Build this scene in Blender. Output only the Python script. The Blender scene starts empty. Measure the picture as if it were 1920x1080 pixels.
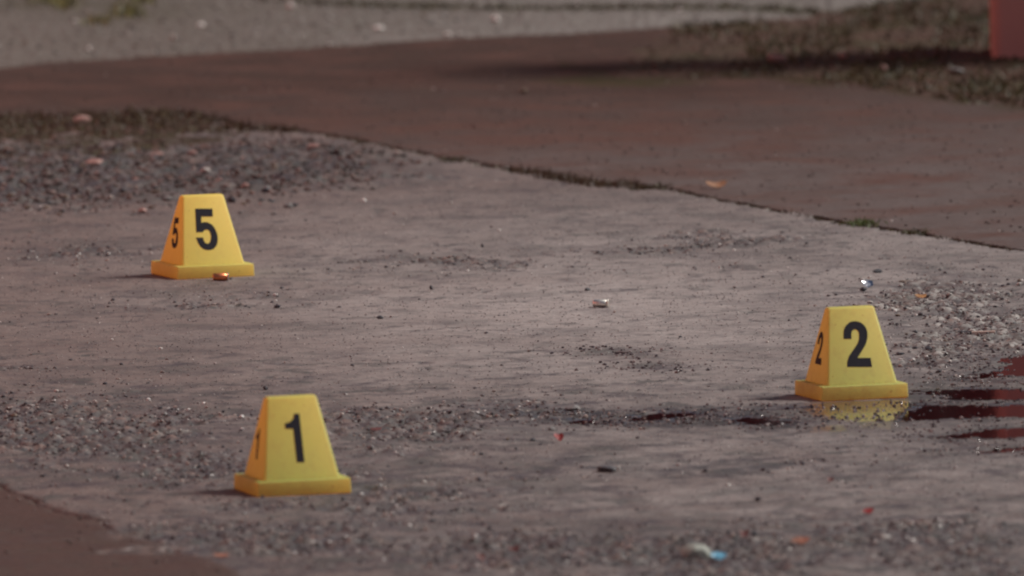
import bpy, bmesh, math, random
import numpy as np
from mathutils import Matrix, Vector

# ------------------------------------------------------------------ camera, world, sun, exposure
FPX, CAM_H, PITCH, ROLL = 26715.64, 1.434325, 0.08373926, 0.02077775   # focal length in 1920-wide pixels
scene = bpy.context.scene
COL = scene.collection
cp, sp, cr, sr = math.cos(PITCH), math.sin(PITCH), math.cos(ROLL), math.sin(ROLL)
cam_data = bpy.data.cameras.new('camera')
cam = bpy.data.objects.new('camera', cam_data)
COL.objects.link(cam)
X0, U0, F0 = Vector((1, 0, 0)), Vector((0, sp, cp)), Vector((0, cp, -sp))
RV, UV = X0 * cr - U0 * sr, X0 * sr + U0 * cr
cam.matrix_world = Matrix(((RV.x, UV.x, -F0.x, 0), (RV.y, UV.y, -F0.y, 0), (RV.z, UV.z, -F0.z, CAM_H), (0, 0, 0, 1)))
cam_data.sensor_width = 36.0
cam_data.lens = FPX / 1920 * 36.0
cam_data.clip_start = 0.5
cam_data.clip_end = 1500
cam_data.dof.use_dof = True
cam_data.dof.focus_distance = 16.35
cam_data.dof.aperture_fstop = 13.0
scene.camera = cam

world = bpy.data.worlds.new('World')
scene.world = world
world.use_nodes = True
wn = world.node_tree
sky = wn.nodes.new('ShaderNodeTexSky')
sky.sky_type = 'NISHITA'
sky.sun_disc = False
SUN_EL, SUN_AZ = math.radians(45), math.radians(80)      # compass bearing: 0 = straight away from the camera, 90 = right
sky.sun_elevation = SUN_EL
sky.sun_rotation = SUN_AZ
sky.air_density = 1.0
sky.dust_density = 4.0
sky.ozone_density = 1.0
bg = wn.nodes['Background']
bg.inputs['Strength'].default_value = 0.05
wn.links.new(sky.outputs['Color'], bg.inputs['Color'])

sun_data = bpy.data.lights.new('sun', 'SUN')
sun_data.energy = 3.45
sun_data.angle = math.radians(15)
sun_data.color = (1.0, 0.95, 0.88)
sun = bpy.data.objects.new('sun', sun_data)
COL.objects.link(sun)
SDIR = Vector((math.sin(SUN_AZ) * math.cos(SUN_EL), math.cos(SUN_AZ) * math.cos(SUN_EL), math.sin(SUN_EL)))
sun.rotation_euler = SDIR.to_track_quat('Z', 'Y').to_euler()
sun.location = SDIR * 30

scene.view_settings.view_transform = 'Standard'
scene.view_settings.look = 'None'
scene.view_settings.gamma = 1.0
scene.view_settings.use_curve_mapping = False
scene.view_settings.exposure = 0.0
scene.render.engine = 'CYCLES'
scene.cycles.filter_width = 2.1
scene.cycles.max_bounces = 8

rng = np.random.default_rng(7)
random.seed(7)


# ------------------------------------------------------------------ projection helpers
def project(x, y, z=0.0):
    zz = z - CAM_H
    depth = y * cp - zz * sp
    up = y * sp + zz * cp
    u, v = FPX * x / depth, FPX * up / depth
    return 960 + u * cr - v * sr, 540 - (u * sr + v * cr)


def ray(px, py):
    uu, vv = px - 960, 540 - py
    u, v = uu * cr + vv * sr, -uu * sr + vv * cr
    return Vector((u, FPX * cp + v * sp, -FPX * sp + v * cp)).normalized()


def ground(px, py, z=0.0):
    d = ray(px, py)
    t = (z - CAM_H) / d.z
    return d.x * t, d.y * t


# ------------------------------------------------------------------ noise
def _hash(ix, iy, seed):
    h = (ix.astype(np.uint32) * np.uint32(374761393)) ^ (iy.astype(np.uint32) * np.uint32(668265263)) ^ np.uint32(seed * 2246822519 & 0xffffffff)
    h = (h ^ (h >> np.uint32(13))) * np.uint32(1274126177)
    h = (h ^ (h >> np.uint32(16))) * np.uint32(2246822519)
    return h ^ (h >> np.uint32(15))


def _h01(ix, iy, seed):
    return (_hash(ix, iy, seed) & np.uint32(0xffffff)).astype(np.float32) / np.float32(0xffffff)


_ANG = np.linspace(0, 2 * np.pi, 256, endpoint=False)
_GX, _GY = np.cos(_ANG).astype(np.float32), np.sin(_ANG).astype(np.float32)


def perlin(x, y, s, seed):
    """gradient noise of feature size s metres, about -1..1"""
    x, y = x / s + 1000.37, y / s + 1000.71
    ix, iy = np.floor(x).astype(np.int64), np.floor(y).astype(np.int64)
    fx, fy = (x - ix).astype(np.float32), (y - iy).astype(np.float32)
    u, v = fx * fx * fx * (fx * (fx * 6 - 15) + 10), fy * fy * fy * (fy * (fy * 6 - 15) + 10)

    def g(dx, dy):
        k = (_hash(ix + dx, iy + dy, seed) & np.uint32(255)).astype(np.int64)
        return _GX[k] * (fx - dx) + _GY[k] * (fy - dy)
    a, b = g(0, 0), g(1, 0)
    c, d = g(0, 1), g(1, 1)
    a += u * (b - a)
    c += u * (d - c)
    return (a + v * (c - a)) * 1.5


def fbm(x, y, s, seed, octaves=3, gain=0.5):
    o, a, t = 0, 1.0, 0.0
    for k in range(octaves):
        o = o + a * perlin(x, y, s / 2 ** k, seed + k * 17)
        t += a
        a *= gain
    return o / t


def cells(x, y, s, seed):
    """nearest jittered point of a grid of cell size s: distance in cells, random number of that point"""
    x, y = x / s + 500.3, y / s + 500.9
    ix, iy = np.floor(x).astype(np.int64), np.floor(y).astype(np.int64)
    best = np.full(x.shape, 9.0, np.float32)
    rnd = np.zeros(x.shape, np.float32)
    for dx in (-1, 0, 1):
        for dy in (-1, 0, 1):
            cx, cy = ix + dx, iy + dy
            px = cx + _h01(cx, cy, seed) * 0.9
            py = cy + _h01(cx, cy, seed + 5) * 0.9
            d = np.hypot(px - x, py - y).astype(np.float32)
            m = d < best
            best = np.where(m, d, best)
            rnd = np.where(m, _h01(cx, cy, seed + 9), rnd)
    return best, rnd


def sstep(a, b, x):
    t = np.clip((x - a) / (b - a), 0, 1)
    return t * t * (3 - 2 * t)


YS = 11.0     # one pixel of height on the ground is about eleven pixels of width


def poly_sd(px, py, poly):
    """signed distance (inside positive) in ground units of about 0.62 mm"""
    P = np.array(poly, float)
    inside = np.zeros(px.shape, bool)
    dist = np.full(px.shape, 1e9)
    n = len(P)
    for i in range(n):
        x1, y1 = P[i]
        x2, y2 = P[(i + 1) % n]
        if y1 != y2:
            c = ((y1 > py) != (y2 > py)) & (px < (x2 - x1) * (py - y1) / (y2 - y1) + x1)
            inside ^= c
        ax, ay, bx, by = x1, y1 * YS, x2, y2 * YS
        ddx, ddy = bx - ax, by - ay
        t = np.clip(((px - ax) * ddx + (py * YS - ay) * ddy) / (ddx * ddx + ddy * ddy + 1e-9), 0, 1)
        dist = np.minimum(dist, np.hypot(px - ax - t * ddx, py * YS - ay - t * ddy))
    return np.where(inside, dist, -dist)


def blob(px, py, cx, cy, rx, ry):
    """soft ellipse, 1 in the middle"""
    return np.exp(-(((px - cx) / rx) ** 2 + ((py - cy) / ry) ** 2) * 1.2)


# ------------------------------------------------------------------ material helpers
class NT:
    def __init__(self, name):
        self.m = bpy.data.materials.new(name)
        self.m.use_nodes = True
        self.t = self.m.node_tree
        self.n = self.t.nodes
        self.p = self.n['Principled BSDF']
        self.out = self.n['Material Output']

    def link(self, a, b):
        self.t.links.new(a, b)

    def node(self, kind, **kw):
        o = self.n.new(kind)
        for k, v in kw.items():
            setattr(o, k, v)
        return o

    def coord(self, kind='Object'):
        return self.node('ShaderNodeTexCoord').outputs[kind]

    def noise(self, scale, detail=3, rough=0.55, co=None, dist=0.0):
        o = self.node('ShaderNodeTexNoise')
        o.inputs['Scale'].default_value = scale
        o.inputs['Detail'].default_value = detail
        o.inputs['Roughness'].default_value = rough
        o.inputs['Distortion'].default_value = dist
        self.link(co if co is not None else self.coord(), o.inputs['Vector'])
        return o.outputs['Fac']

    def val(self, op, a, b=None, clamp=False):
        o = self.node('ShaderNodeMath', operation=op, use_clamp=clamp)
        for i, q in enumerate((a, b)):
            if q is None:
                continue
            if isinstance(q, (int, float)):
                o.inputs[i].default_value = q
            else:
                self.link(q, o.inputs[i])
        return o.outputs[0]

    def remap(self, v, a, b, c=0.0, d=1.0):
        o = self.node('ShaderNodeMapRange')
        o.inputs[1].default_value, o.inputs[2].default_value = a, b
        o.inputs[3].default_value, o.inputs[4].default_value = c, d
        self.link(v, o.inputs[0])
        return o.outputs[0]

    def mix(self, f, a, b, blend='MIX'):
        o = self.node('ShaderNodeMix', data_type='RGBA', blend_type=blend)
        for i, q in ((0, f), (6, a), (7, b)):
            if isinstance(q, (int, float)):
                o.inputs[i].default_value = q
            elif isinstance(q, tuple):
                o.inputs[i].default_value = (*q, 1.0)
            else:
                self.link(q, o.inputs[i])
        return o.outputs[2]

    def ramp(self, v, stops):
        o = self.node('ShaderNodeValToRGB')
        e = o.color_ramp.elements
        while len(e) < len(stops):
            e.new(0.5)
        for q, (p, c) in zip(e, stops):
            q.position = p
            q.color = (*c, 1.0)
        self.link(v, o.inputs[0])
        return o.outputs[0]

    def attr(self, name):
        o = self.node('ShaderNodeAttribute', attribute_name=name)
        s = self.node('ShaderNodeSeparateColor')
        self.link(o.outputs['Color'], s.inputs[0])
        return s.outputs[0], s.outputs[1], s.outputs[2], o.outputs['Alpha']

    def set(self, **kw):
        for k, v in kw.items():
            s = self.p.inputs[k.replace('_', ' ')]
            if isinstance(v, tuple):
                s.default_value = (*v, 1.0)
            elif isinstance(v, (int, float)):
                s.default_value = v
            else:
                self.link(v, s)
        return self

    def bump(self, h, strength, dist):
        o = self.node('ShaderNodeBump')
        o.inputs['Strength'].default_value = strength
        o.inputs['Distance'].default_value = dist
        self.link(h, o.inputs['Height'])
        self.link(o.outputs[0], self.p.inputs['Normal'])


def simple(name, col, rough=0.6, var=0.25, scale=200.0, metallic=0.0, spec=0.5):
    m = NT(name)
    f = m.noise(scale, 4)
    lo, hi = tuple(c * (1 - var) for c in col), tuple(min(1, c * (1 + var)) for c in col)
    m.set(Base_Color=m.mix(m.remap(f, 0.3, 0.7), lo, hi), Roughness=rough, Metallic=metallic, Specular_IOR_Level=spec)
    return m.m


# ------------------------------------------------------------------ object helpers
def link_mesh(name, me, mat=None, parent=None, **props):
    o = bpy.data.objects.new(name, me)
    COL.objects.link(o)
    if mat is not None:
        me.materials.clear()
        me.materials.append(mat)
    if parent is not None:
        o.parent = parent
    for k, v in props.items():
        o[k] = v
    return o


def bm_mesh(bm, name, smooth=False):
    me = bpy.data.meshes.new(name)
    if smooth:
        for f in bm.faces:
            f.smooth = True
    bm.normal_update()
    bm.to_mesh(me)
    bm.free()
    return me


def quick_mesh(name, verts, faces, smooth=True):
    """quads or triangles from numpy arrays"""
    me = bpy.data.meshes.new(name)
    nv, nf, k = len(verts), len(faces), faces.shape[1]
    me.vertices.add(nv)
    me.vertices.foreach_set('co', verts.astype(np.float32).ravel())
    me.loops.add(nf * k)
    me.loops.foreach_set('vertex_index', faces.astype(np.int32).ravel())
    me.polygons.add(nf)
    me.polygons.foreach_set('loop_start', np.arange(0, nf * k, k, dtype=np.int32))
    me.polygons.foreach_set('use_smooth', np.full(nf, smooth))
    me.update(calc_edges=True)
    return me


def color_attr(me, name, arr):
    a = me.color_attributes.new(name, 'FLOAT_COLOR', 'POINT')
    a.data.foreach_set('color', arr.astype(np.float32).ravel())


# ------------------------------------------------------------------ markers (measured placement)
HF, WB, DB, WT, DT, HT = 0.01593633, 0.08101191, 0.08349489, 0.05330886, 0.0122327, 0.09881591
MARKERS = {
    '5': (-0.37821163, 17.37285858, 0.3576425, -0.0069, 0.00777),
    '2': (0.37013973, 15.57896755, 0.28097588, 0.0050, -0.00078),
    '1': (-0.23086833, 14.64148128, 0.26587347, -0.00446, -0.0055),
}

# ------------------------------------------------------------------ ground: one relief, split into slabs
def axis(core0, core1, steps, lo, hi):
    a = [core0]
    for end, d in steps:
        n = max(1, int(round((end - a[-1]) / d)))
        a += list(np.linspace(a[-1], end, n + 1)[1:])
    a = np.array(a)
    d, up = steps[-1][1], []
    q = a[-1]
    while q < hi:
        d *= 1.22
        q += d
        up.append(q)
    d, dn, q = steps[0][1], [], a[0]
    while q > lo:
        d *= 1.22
        q -= d
        dn.append(q)
    return np.concatenate([dn[::-1], a, up])


gx = axis(-0.95, 0.95, [(0.95, 0.003)], -400, 400)
gy = axis(13.45, 23.6, [(18.6, 0.0055), (23.6, 0.012)], -60, 900)
NX, NY = len(gx), len(gy)
GX, GY = np.meshgrid(gx, gy)            # [NY, NX]
core = (GX > -1.3) & (GX < 1.3) & (GY > 13.0) & (GY < 25)
GYc = np.maximum(GY, 3.0)
PX, PY = project(GX, GYc)
# a slightly wandering copy of the picture position, so that borders are not ruled lines
wx = fbm(GX, GY, 0.09, 3, 3)
wy = fbm(GX, GY, 0.09, 4, 3)
QX, QY = PX + wx * 14, PY + wy * 2.2

far_edge = [(-60000, 225), (-900, 225), (0, 216), (170, 213), (330, 207), (400, 217), (480, 236), (560, 241), (640, 254), (700, 266), (800, 288), (900, 305),
            (1010, 320), (1100, 336), (1230, 347), (1330, 367), (1450, 391), (1560, 411), (1700, 433), (1840, 456), (1920, 470), (2600, 590), (60000, 8000)]
gap = [(-900, 86), (0, 74), (130, 58), (250, 66), (340, 62), (400, 36), (480, 13), (560, 7), (800, 6), (900, 6), (1010, 12), (1120, 13), (1230, 8), (1330, 5), (1450, 5), (1600, 6), (1920, 6)]
road_edge = [(-60000, 7000), (-900, 226), (0, 128), (110, 115), (640, 85), (830, 72), (1100, 62), (1280, 50), (1450, 38), (1560, 26), (1700, 5), (1900, -25), (60000, -9000)]
verge_low = [(-60000, -40), (900, 60), (1040, 120), (1180, 150), (1290, 143), (1430, 141), (1550, 155), (1700, 172), (1800, 190), (1920, 198), (2600, 300), (60000, 9000)]
corner_edge = [(-60000, -22000), (-900, 560), (0, 905), (70, 941), (170, 976), (330, 1027), (480, 1083), (900, 1240), (60000, 23000)]


def line(pts, x):
    a = np.array(pts, float)
    return np.interp(x, a[:, 0], a[:, 1])


yF = line(far_edge, QX)
yN = yF + line(gap, QX) * np.clip(0.65 + 1.5 * fbm(GX, GY, 0.07, 8, 3) + 0.4 * sstep(500, 300, QX), 0.0, 1.7)
yR = line(road_edge, QX)
yV = line(verge_low, QX)
yC = line(corner_edge, PX + wx * 60) + wy * 3.5

R_NEAR, R_FAR, R_JOINT, R_ROAD, R_VERGE, R_CORNER = range(6)
reg = np.full(PX.shape, R_NEAR)
reg[QY < yN] = R_JOINT
reg[QY < yF] = R_FAR
reg[(QY < yV) & (QX + (QY - 150) * 1.6 + 70 * wx > 1130)] = R_VERGE
reg[QY < yR] = R_ROAD
reg[QY > yC + 3] = R_CORNER
ahead = GY > 3.0
reg[~ahead] = R_CORNER

# rough, spalled areas of the near slab
rough = np.zeros(PX.shape)
for b in [(90, 335, 350, 75, 1.0), (420, 315, 350, 65, 0.9), (760, 325, 190, 36, 0.6), (840, 492, 210, 22, 0.75), (1180, 470, 190, 18, 0.7), (1370, 450, 210, 22, 0.75),
          (1420, 500, 160, 24, 0.4), (1760, 560, 200, 62, 0.85), (1880, 620, 230, 60, 1.0), (1760, 660, 190, 50, 0.8), (130, 470, 230, 42, 0.6), (380, 565, 240, 28, 0.55), (60, 690, 280, 14, 0.5),
          (160, 810, 360, 85, 1.0), (330, 870, 340, 80, 0.7), (760, 800, 260, 60, 0.85), (1000, 775, 250, 24, 0.9), (1250, 782, 280, 20, 0.8), (1480, 785, 160, 20, 0.6), (700, 930, 430, 70, 0.7),
          (500, 1010, 430, 50, 0.75), (980, 1030, 500, 60, 0.75), (1330, 1040, 260, 60, 0.9), (1700, 1010, 330, 45, 0.85), (1400, 870, 330, 25, 0.5), (1550, 905, 160, 16, 0.4), (1840, 1060, 250, 40, 0.7)]:
    rough = np.maximum(rough, b[4] * blob(PX, PY, *b[:4]))
rough = np.clip(rough + 0.10 * sstep(880, 1010, PY), 0, 1)
rn = fbm(GX, GY, 0.11, 21, 4, 0.6)
spall = sstep(0.38, 0.72, rough * 0.95 + 0.62 * rn + 0.12 * fbm(GX, GY, 0.02, 33, 2))
spall = np.maximum(spall, 0.5 * sstep(0.45, 0.7, rn + 0.25 * fbm(GX, GY, 0.025, 34, 2)))
rubble = sstep(0.25, 0.75, 1.0 * blob(PX, PY, 120, 330, 440, 70) + 0.75 * blob(PX, PY, 560, 305, 280, 55) + 0.3 * rn)

# pools (picture outlines carried to the ground) and the wet film before marker 2
POOLS = [
    [(1868, 672), (1905, 663), (2150, 655), (2150, 712), (1912, 706), (1890, 703), (1850, 712), (1797, 713), (1800, 700), (1850, 696), (1872, 690)],
    [(1700, 729), (1780, 728), (2150, 722), (2150, 750), (1765, 749), (1758, 741), (1700, 740)],
    [(1676, 792), (1704, 766), (1722, 757), (2150, 755), (2150, 782), (1870, 783), (1730, 788)],
    [(1722, 819), (1800, 809), (1845, 801), (2150, 796), (2150, 822), (1845, 822), (1790, 823)],
    [(1788, 851), (1832, 842), (1920, 834), (2150, 828), (2150, 841), (1900, 848)],
    [(1172, 784), (1205, 775), (1245, 770), (1300, 771), (1332, 776), (1300, 783), (1230, 788), (1180, 790)],
    [(1345, 786), (1385, 779), (1440, 781), (1505, 790), (1455, 797), (1380, 794)],
    [(1040, 791), (1085, 785), (1130, 787), (1150, 793), (1090, 797)],
    [(1388, 772), (1430, 765), (1520, 761), (1532, 765), (1430, 771)],
    [(1205, 688), (1225, 683), (1252, 687), (1240, 691)],
    [(1136, 660), (1150, 656), (1186, 659), (1165, 664)],
]
LEVEL = -0.0011
pool_sd = np.full(PX.shape, -1e9)
wob = fbm(GX, GY, 0.030, 55, 4, 0.85) + 0.25 * perlin(GX, GY, 0.009, 56)
for P in POOLS:
    a = np.array(P)
    m = (PX > a[:, 0].min() - 250) & (PX < a[:, 0].max() + 250) & (PY > a[:, 1].min() - 22) & (PY < a[:, 1].max() + 22)
    if m.any():
        pool_sd[m] = np.maximum(pool_sd[m], poly_sd(PX[m], PY[m], P))
pool = sstep(0, 12, pool_sd - 3 - np.where(PX < 1600, 66, 75) * np.maximum(wob, np.where(PX < 1600, -0.05, -0.12)))
near_pool = sstep(-150, -20, pool_sd)
WET = [(1480, 762), (1530, 752), (1705, 748), (1760, 758), (1730, 790), (1610, 792), (1530, 786)]
film = sstep(-25, 45, poly_sd(PX, PY, WET) + 25 * wob) * (PX > 1200) * (PX < 2100)
damp = np.zeros(PX.shape)
for b in [(1250, 783, 420, 26, 0.9), (1500, 800, 300, 24, 0.7), (1840, 740, 260, 80, 0.7), (1750, 830, 250, 22, 0.6), (1000, 772, 190, 22, 0.6), (1850, 590, 240, 60, 0.45), (1400, 875, 420, 18, 0.45)]:
    damp = np.maximum(damp, b[4] * blob(PX, PY, *b[:4]))

# heights
h = 0.0016 * perlin(GX, GY, 0.55, 11)
f1, f2, f3 = fbm(GX, GY, 0.07, 12, 2), perlin(GX, GY, 0.022, 13), perlin(GX, GY, 0.009, 14)
h += 0.0006 * f1 + 0.0002 * f2 + 0.00022 * f3
cd1, cr1 = cells(GX, GY, 0.0155, 41)
cd2, cr2 = cells(GX, GY, 0.0085, 42)
r1 = 0.30 + 0.28 * cr1
bump1 = np.sqrt(np.clip(1 - (cd1 / r1) ** 2, 0, 1))
bump2 = np.sqrt(np.clip(1 - (cd2 / 0.5) ** 2, 0, 1))
aggh = np.where(cr1 > 0.35, bump1 * 0.0034 * (0.5 + cr1), 0) + bump2 * 0.0011
fore_zone = sstep(730, 860, PY)
h += fore_zone * (0.0024 * fbm(GX, GY, 0.15, 111, 4, 0.6) + 0.0006 * f2)
h += spall * (-0.0026 + aggh + 0.0012 * f2 + 0.0012 * f1)
pit = sstep(0.30, 0.55, perlin(GX, GY, 0.035, 61) + 0.35 * perlin(GX, GY, 0.012, 62) - 0.12) * sstep(-0.3, 0.3, fbm(GX, GY, 0.3, 63, 2))
h -= pit * 0.0012 * (reg == R_NEAR)
lump, lr = cells(GX, GY, 0.045, 45)
h += rubble * (reg == R_NEAR) * (0.006 * np.sqrt(np.clip(1 - (lump / 0.62) ** 2, 0, 1)) * (0.3 + lr) + 0.004 * f1 + 0.0015 * f2 - 0.002)
# other regions
far = reg == R_FAR
h = np.where(far, 0.0016 * perlin(GX, GY, 0.8, 71) + 0.0012 * fbm(GX, GY, 0.12, 72, 3) + 0.0003 * f3 + 0.001 * sstep(0.3, 0.7, rn) * f2, h)
road = reg == R_ROAD
h = np.where(road, 0.004 * fbm(GX, GY, 0.4, 73, 3) + 0.003 * bump1 * (cr1 > 0.3) + 0.001 * bump2 + 0.002 * f1 - 0.004, h)
verge = reg == R_VERGE
h = np.where(verge, 0.010 * fbm(GX, GY, 0.30, 74, 4, 0.6) + 0.005 * fbm(GX, GY, 0.05, 75, 2) + 0.0015 * bump1, h)
corner = reg == R_CORNER
h = np.where(corner, 0.0012 * fbm(GX, GY, 0.15, 76, 3) + 0.0002 * f3 + 0.0005 * f2 + 0.0006, h)
joint = reg == R_JOINT
wide = sstep(12, 40, yN - yF)
h = np.where(joint, -0.0055 + wide * 0.005 + (0.002 + 0.004 * wide) * fbm(GX, GY, 0.05, 77, 3) + 0.0014 * bump1, h)
# the open joint along the corner slab
crack = np.exp(-((QY - yC - 1) / np.where(QX < 180, 4.2, 1.6)) ** 2) * sstep(520, 120, QX)
h -= 0.0065 * crack * core
h += np.where(far, 0.00018, 0.00026) * rng.normal(size=h.shape).clip(-2, 2) * core
h *= np.where(core, 1.0, 0.25)
# pools, film and the pads under the markers
keep = np.maximum(h * 0.45, LEVEL + 0.00035)
h = h * (1 - near_pool) + keep * near_pool
h = h * (1 - pool) + (LEVEL - 0.0022) * pool
h *= 1 - 0.9 * film * (1 - pool)
for mx, my, yaw, _, _ in MARKERS.values():
    lx = (GX - mx) * math.cos(yaw) + (GY - my) * math.sin(yaw)
    ly = -(GX - mx) * math.sin(yaw) + (GY - my) * math.cos(yaw)
    d = np.maximum(np.abs(lx), np.abs(ly))
    m = sstep(0.085, 0.052, d)
    h = h * (1 - m) + np.minimum(h, 0) * 0.15 * m


def gz(x, y):
    i = int(np.clip(np.searchsorted(gx, x) - 1, 0, NX - 2))
    j = int(np.clip(np.searchsorted(gy, y) - 1, 0, NY - 2))
    return float(h[j:j + 2, i:i + 2].max())


# surface records read by the materials: wear_shade = tone with painted-in light and shade, aggregate, stain, hue ; damp = wet, red, moss, grit
tn = fbm(GX, GY, 0.5, 81, 3)
tone = 0.12 + 0.75 * np.maximum(blob(PX, PY, 1000, 570, 900, 210), 0.8 * blob(PX, PY, 1650, 560, 500, 180)) + 0.13 * blob(PX, PY, 1700, 900, 600, 200) + 0.35 * tn + 0.16 * fbm(GX, GY, 0.06, 82, 3)  # uneven light painted into the near slab: brighter middle and right, plus random tone
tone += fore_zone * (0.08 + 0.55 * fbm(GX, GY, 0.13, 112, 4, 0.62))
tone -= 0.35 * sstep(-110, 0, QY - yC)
tone = np.where(far, sstep(110, 420, PY + 0.05 * (PX - 1000)) + 0.3 * tn + 0.15 * fbm(GX, GY, 0.09, 82, 4, 0.65), tone)  # soft shade painted into the far slab's colour, darkest at the upper left
tone = np.where(road, 0.25 + 0.75 * sstep(100, 1200, PX) + 0.8 * tn + 0.6 * fbm(GX, GY, 0.12, 100, 3) + 0.5 * blob(PX, PY, 1230, 36, 300, 18), tone)
tone = np.where(corner, 0.35 + 0.5 * fbm(GX, GY, 0.10, 101, 4, 0.6) + 0.5 * np.exp(-((QY - yC - 8) / 9) ** 2) * sstep(100, 220, PX), tone)
stain = np.zeros(PX.shape)
sn = fbm(GX, GY, 0.055, 83, 4, 0.62)
sn2 = fbm(GX, GY, 0.026, 90, 3, 0.6)
fore = sstep(760, 860, PY)
stain += (0.6 + 0.15 * fore) * sstep(0.04, 0.34, sn - 0.12 + 0.30 * rough + 0.30 * fbm(GX, GY, 0.33, 99, 3) + 0.10 * fore)
stain = np.maximum(stain, 0.8 * sstep(0.16, 0.40, sn2 - 0.26 + 0.32 * rough + 0.34 * fbm(GX, GY, 0.28, 91, 3)))
stain = np.maximum(stain, 0.5 * sstep(-0.1, 0.5, fbm(GX, GY, 0.13, 92, 4, 0.65) + 0.25 * rough))
patchy = fbm(GX, GY, 0.085, 120, 5, 0.72)
stain = np.maximum(stain, fore * 0.8 * sstep(0.08, 0.36, patchy + 0.02 + 0.10 * rough))
stain = np.maximum(stain, 0.75 * (1 - fore) * sstep(0.16, 0.36, patchy - 0.04 + 0.2 * sstep(640, 740, PY) - 0.12 * blob(PX, PY, 1000, 560, 700, 120)))
stain = np.maximum(stain, 0.8 * pit)
stain = np.maximum(stain, 0.85 * spall * sstep(-0.15, 0.45, fbm(GX, GY, 0.03, 84, 3, 0.6) + 0.15) * (1 - 0.75 * blob(PX, PY, 1820, 595, 330, 85)))
stain = np.maximum(stain, rubble * (0.5 + 0.5 * sstep(-0.2, 0.3, sn)))
stain = np.maximum(stain, crack * sstep(420, 100, QX))
stain = np.maximum(stain, 0.85 * sstep(-110, 20, pool_sd + 110 * wob) * np.where(PX < 1600, 1.0, 0.8))
spots = (cells(GX, GY, 0.05, 85))
stain = np.maximum(stain, 0.9 * ((spots[0] < 0.03 + 0.05 * spots[1]) & (spots[1] > 0.7)))
agg = spall * np.clip(bump1 * (cr1 > 0.35) * 1.4 + 0.55 * bump2, 0, 1)
wet = np.clip(np.maximum(film, damp * sstep(-0.1, 0.35, sn + 0.2)), 0, 1)
rdn = fbm(GX, GY, 0.25, 86, 3)
redn = np.clip(0.75 * sstep(1250, 0, PX) + 0.45 * sstep(470, 330, PY) + 0.35 * rdn, 0, 1)
redn = np.clip(redn + 0.7 * sstep(0.1, 0.45, fbm(GX, GY, 0.05, 97, 3)) * sstep(860, 980, PY), 0, 1)
redn = np.where(far, np.clip(0.2 + 1.5 * fbm(GX, GY, 0.16, 95, 4, 0.6) + 0.5 * blob(PX, PY, 1000, 250, 700, 40), 0, 1), redn)
moss = np.zeros(PX.shape)
mn = fbm(GX, GY, 0.07, 87, 3)
moss += joint * sstep(0.0, 0.5, mn + 0.35)
moss = np.maximum(moss, verge * sstep(-0.15, 0.35, fbm(GX, GY, 0.22, 88, 4, 0.6)))
strip = np.exp(-((PY - line([(500, -2), (640, 6), (950, 13), (1280, 13), (1460, 18), (1560, 24)], PX)) / 6) ** 2) * sstep(560, 700, PX)
strip = np.maximum(strip, blob(PX, PY, 60, 6, 330, 18) * 0.8)
strip = np.maximum(strip, blob(PX, PY, 240, 26, 140, 20) * 0.7)
moss = np.maximum(moss, road * np.clip(strip * (0.8 + 0.6 * mn), 0, 1))
moss = np.maximum(moss, far * sstep(0.25, 0.8, blob(PX, PY, 1160, 152, 190, 14) + 0.25 * mn))
moss = np.maximum(moss, far * 0.9 * np.exp(-((PY - yV) / 8) ** 2) * (PX > 1050) * sstep(-0.2, 0.3, mn + 0.1))
WEAR_SHADE = np.stack([tone, agg, np.clip(stain, 0, 1), np.clip(np.where(bump1 > 0.15, cr1, cr2) + 0.5 * blob(PX, PY, 1800, 600, 330, 85), 0, 1)], -1).reshape(-1, 4)
DAMP = np.stack([wet, redn, np.clip(moss, 0, 1), spall], -1).reshape(-1, 4)
VERT = np.stack([GX, GY, h], -1).reshape(-1, 3)


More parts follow.
